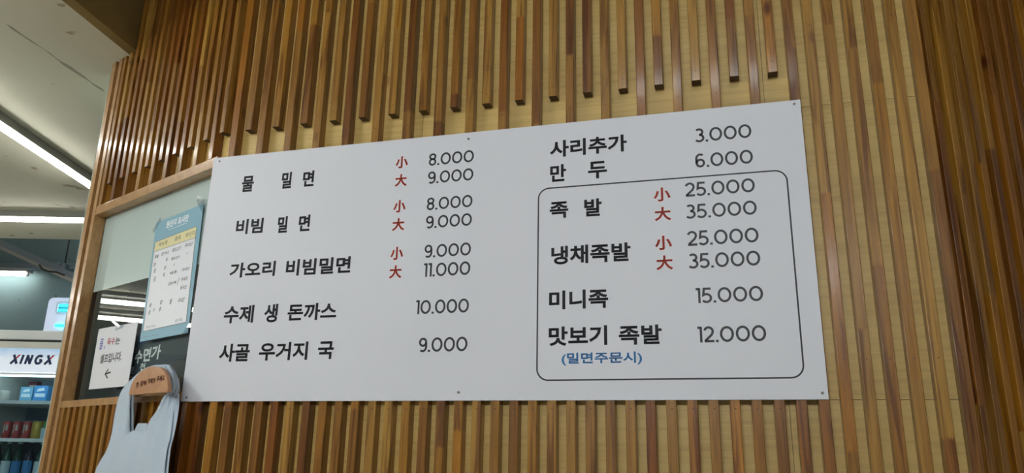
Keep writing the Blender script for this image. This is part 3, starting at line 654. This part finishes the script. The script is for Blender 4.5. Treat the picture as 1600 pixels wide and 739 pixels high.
MB().box(-HWd+.036, D-.034, .24, HWd-.036, D-.03, fz(1.828)).obj('liner', M['inner'], fr)
fill_glow = mat('fridge_fill_glow', (.9, .9, .9), .5, emit=(.75, .9, 1.0), estr=4.0)
MB().box(-HWd+.06, .07, fz(1.828)-.02, HWd-.06, .09, fz(1.828)-.004).obj('fill_strip', fill_glow, fr)  # glowing strip added to brighten the fridge interior
SH = [fz(1.717)+.0, fz(1.562)+.0, fz(1.562)-.25, fz(1.562)-.56]
for z in SH: MB().box(-HWd+.036, .06, z-.026, HWd-.036, D-.05, z-.004).obj('shelf', M['shelf'], fr)
def fp(e, dn, z): return EN(e, 5.2+dn, z)
def can(e, z, r_, h, mm, label, grp):
    t_ = thing('can', label, 'can', fp(e, .22, z-.004), AE, grp)
    MB().lathe([(r_*.82, 0), (r_, .006), (r_, h-.012), (r_*.84, h-.002)], 18).obj('can_body', mm, t_, smooth=True)
    MB().lathe([(r_*.84, h-.002), (r_*.86, h), (r_*.78, h), (r_*.76, h-.003)], 18).obj('lid', M['metal'], t_)
    return t_
ra = can(-3.413, SH[1], .028, .115, M['canred'], 'red drink can on middle fridge shelf, leftmost of three', 'red cans in the fridge')
for e, lb in ((-3.345, 'red drink can on middle fridge shelf, in the centre of three'), (-3.278, 'red drink can on middle fridge shelf, next to the yellow can')):
    o = ra.copy(); C.objects.link(o); o.location = fp(e, .22, SH[1]-.004); o['label'] = lb
    for ch in ra.children: q = ch.copy(); C.objects.link(q); q.parent = o
for o in [o for o in C.objects if o.name.startswith('can') and o.type == 'EMPTY']:
    b = MB(); R_ = .0283
    for a0, a1, zl, zh in ((-110, -92, .035, .092), (-80, -52, .052, .090)):
        i0 = len(b.v)
        for k in range(5):
            a = R(a0+(a1-a0)*k/4); b.v += [(R_*math.cos(a), R_*math.sin(a), zl), (R_*math.cos(a), R_*math.sin(a), zh)]
        for k in range(4): b.f.append((i0+2*k, i0+2*k+2, i0+2*k+3, i0+2*k+1)); b.mi.append(0)
    b.obj('can_print', M['cup'], o)
can(-3.205, SH[1], .037, .118, M['cangold'], 'gold yellow can on the middle fridge shelf', None)
t = thing('carton', 'white carton with green top at right end of middle fridge shelf', 'carton', fp(-3.125, .2, SH[1]-.004), AE)
MB().box(-.028, -.028, 0, .028, .028, .072).obj('carton_body', M['label'], t); MB().prism([(-.028, .072), (.028, .072), (.006, .125), (-.006, .125)], -.028, .028).obj('carton_top', M['leaf'], t)
t = thing('cup', 'cream paper cup on the top fridge shelf', 'cup', fp(-3.462, .2, SH[0]-.004), AE)
MB().lathe([(.024, 0), (.032, .068), (.033, .072), (.030, .072)], 18).obj('cup_side', M['cup'], t, smooth=True)
for e, w_, h_, mm, lb in ((-3.312, .084, .100, M['cart'], 'blue printed drink carton on top fridge shelf, left one'), (-3.215, .095, .110, M['bluelab'], 'deep blue printed drink carton on top fridge shelf, right one')):
    t = thing('carton', lb, 'carton', fp(e, .22, SH[0]-.004), AE, 'blue cartons in the fridge')
    bevel(MB().box(-w_/2, -.03, 0, w_/2, .03, h_).obj('carton_body', mm, t), .003)
    b = MB(); b.box(-w_*.36, -.0315, h_*.30, w_*.36, -.030, h_*.52); b.prism([(-w_*.3, h_*.62), (w_*.3, h_*.70), (w_*.2, h_*.88), (-w_*.2, h_*.80)], -.0315, -.030); b.obj('carton_print', M['label'], t)
t = thing('box', 'dark red box standing on top fridge shelf behind the cup', 'box', fp(-3.40, .42, SH[0]-.004), AE)
bevel(MB().box(-.03, -.03, 0, .03, .03, .155).obj('box_body', mat('maroon', (.16, .03, .04), .6), t), .002)
MB().box(-.022, -.0315, .09, .022, -.03, .13).obj('box_label', M['cup'], t)
def bottle(e, dn, z, mm, lm, label, grp, tall=.235):
    t = thing('bottle', label, 'bottle', fp(e, dn, z-.004), AE, grp); s_ = tall/.235
    MB().lathe([(.030, 0), (.032, .005), (.032, .12*s_), (.026, .145*s_), (.0135, .172*s_), (.012, .215*s_)], 18).obj('bottle_glass', mm, t, smooth=True)
    MB().lathe([(.0145, .213*s_), (.0150, .235*s_), (.012, .237*s_)], 14).obj('bottle_cap', M['label'], t, smooth=True)
    b = MB(); i0 = 0
    for k in range(10): a = R(-165+150*k/9); b.v += [(.0326*math.cos(a), .0326*math.sin(a), .025), (.0326*math.cos(a), .0326*math.sin(a), .105*s_)]
    for k in range(9): b.f.append((2*k, 2*k+2, 2*k+3, 2*k+1)); b.mi.append(0)
    b.obj('bottle_label', lm, t); return t
grp = 'bottles on the lower fridge shelf'; z = SH[2]
for i, (e, lm, d_) in enumerate(((-3.475, M['label'], 'leftmost'), (-3.405, M['label'], 'second from left'), (-3.335, M['label'], 'third from left'), (-3.265, M['bluelab'], 'third from right'))):
    bottle(e, .16, z, M['bgreen'], lm, 'dark green glass bottle on lower fridge shelf, '+d_, grp)
bottle(-3.190, .16, z, M['bdark'], M['bluelab'], 'black bottle with white cap and blue label on lower fridge shelf', grp, .245)
bottle(-3.115, .16, z, M['bgreen'], M['label'], 'dark green glass bottle on lower fridge shelf, rightmost', grp)
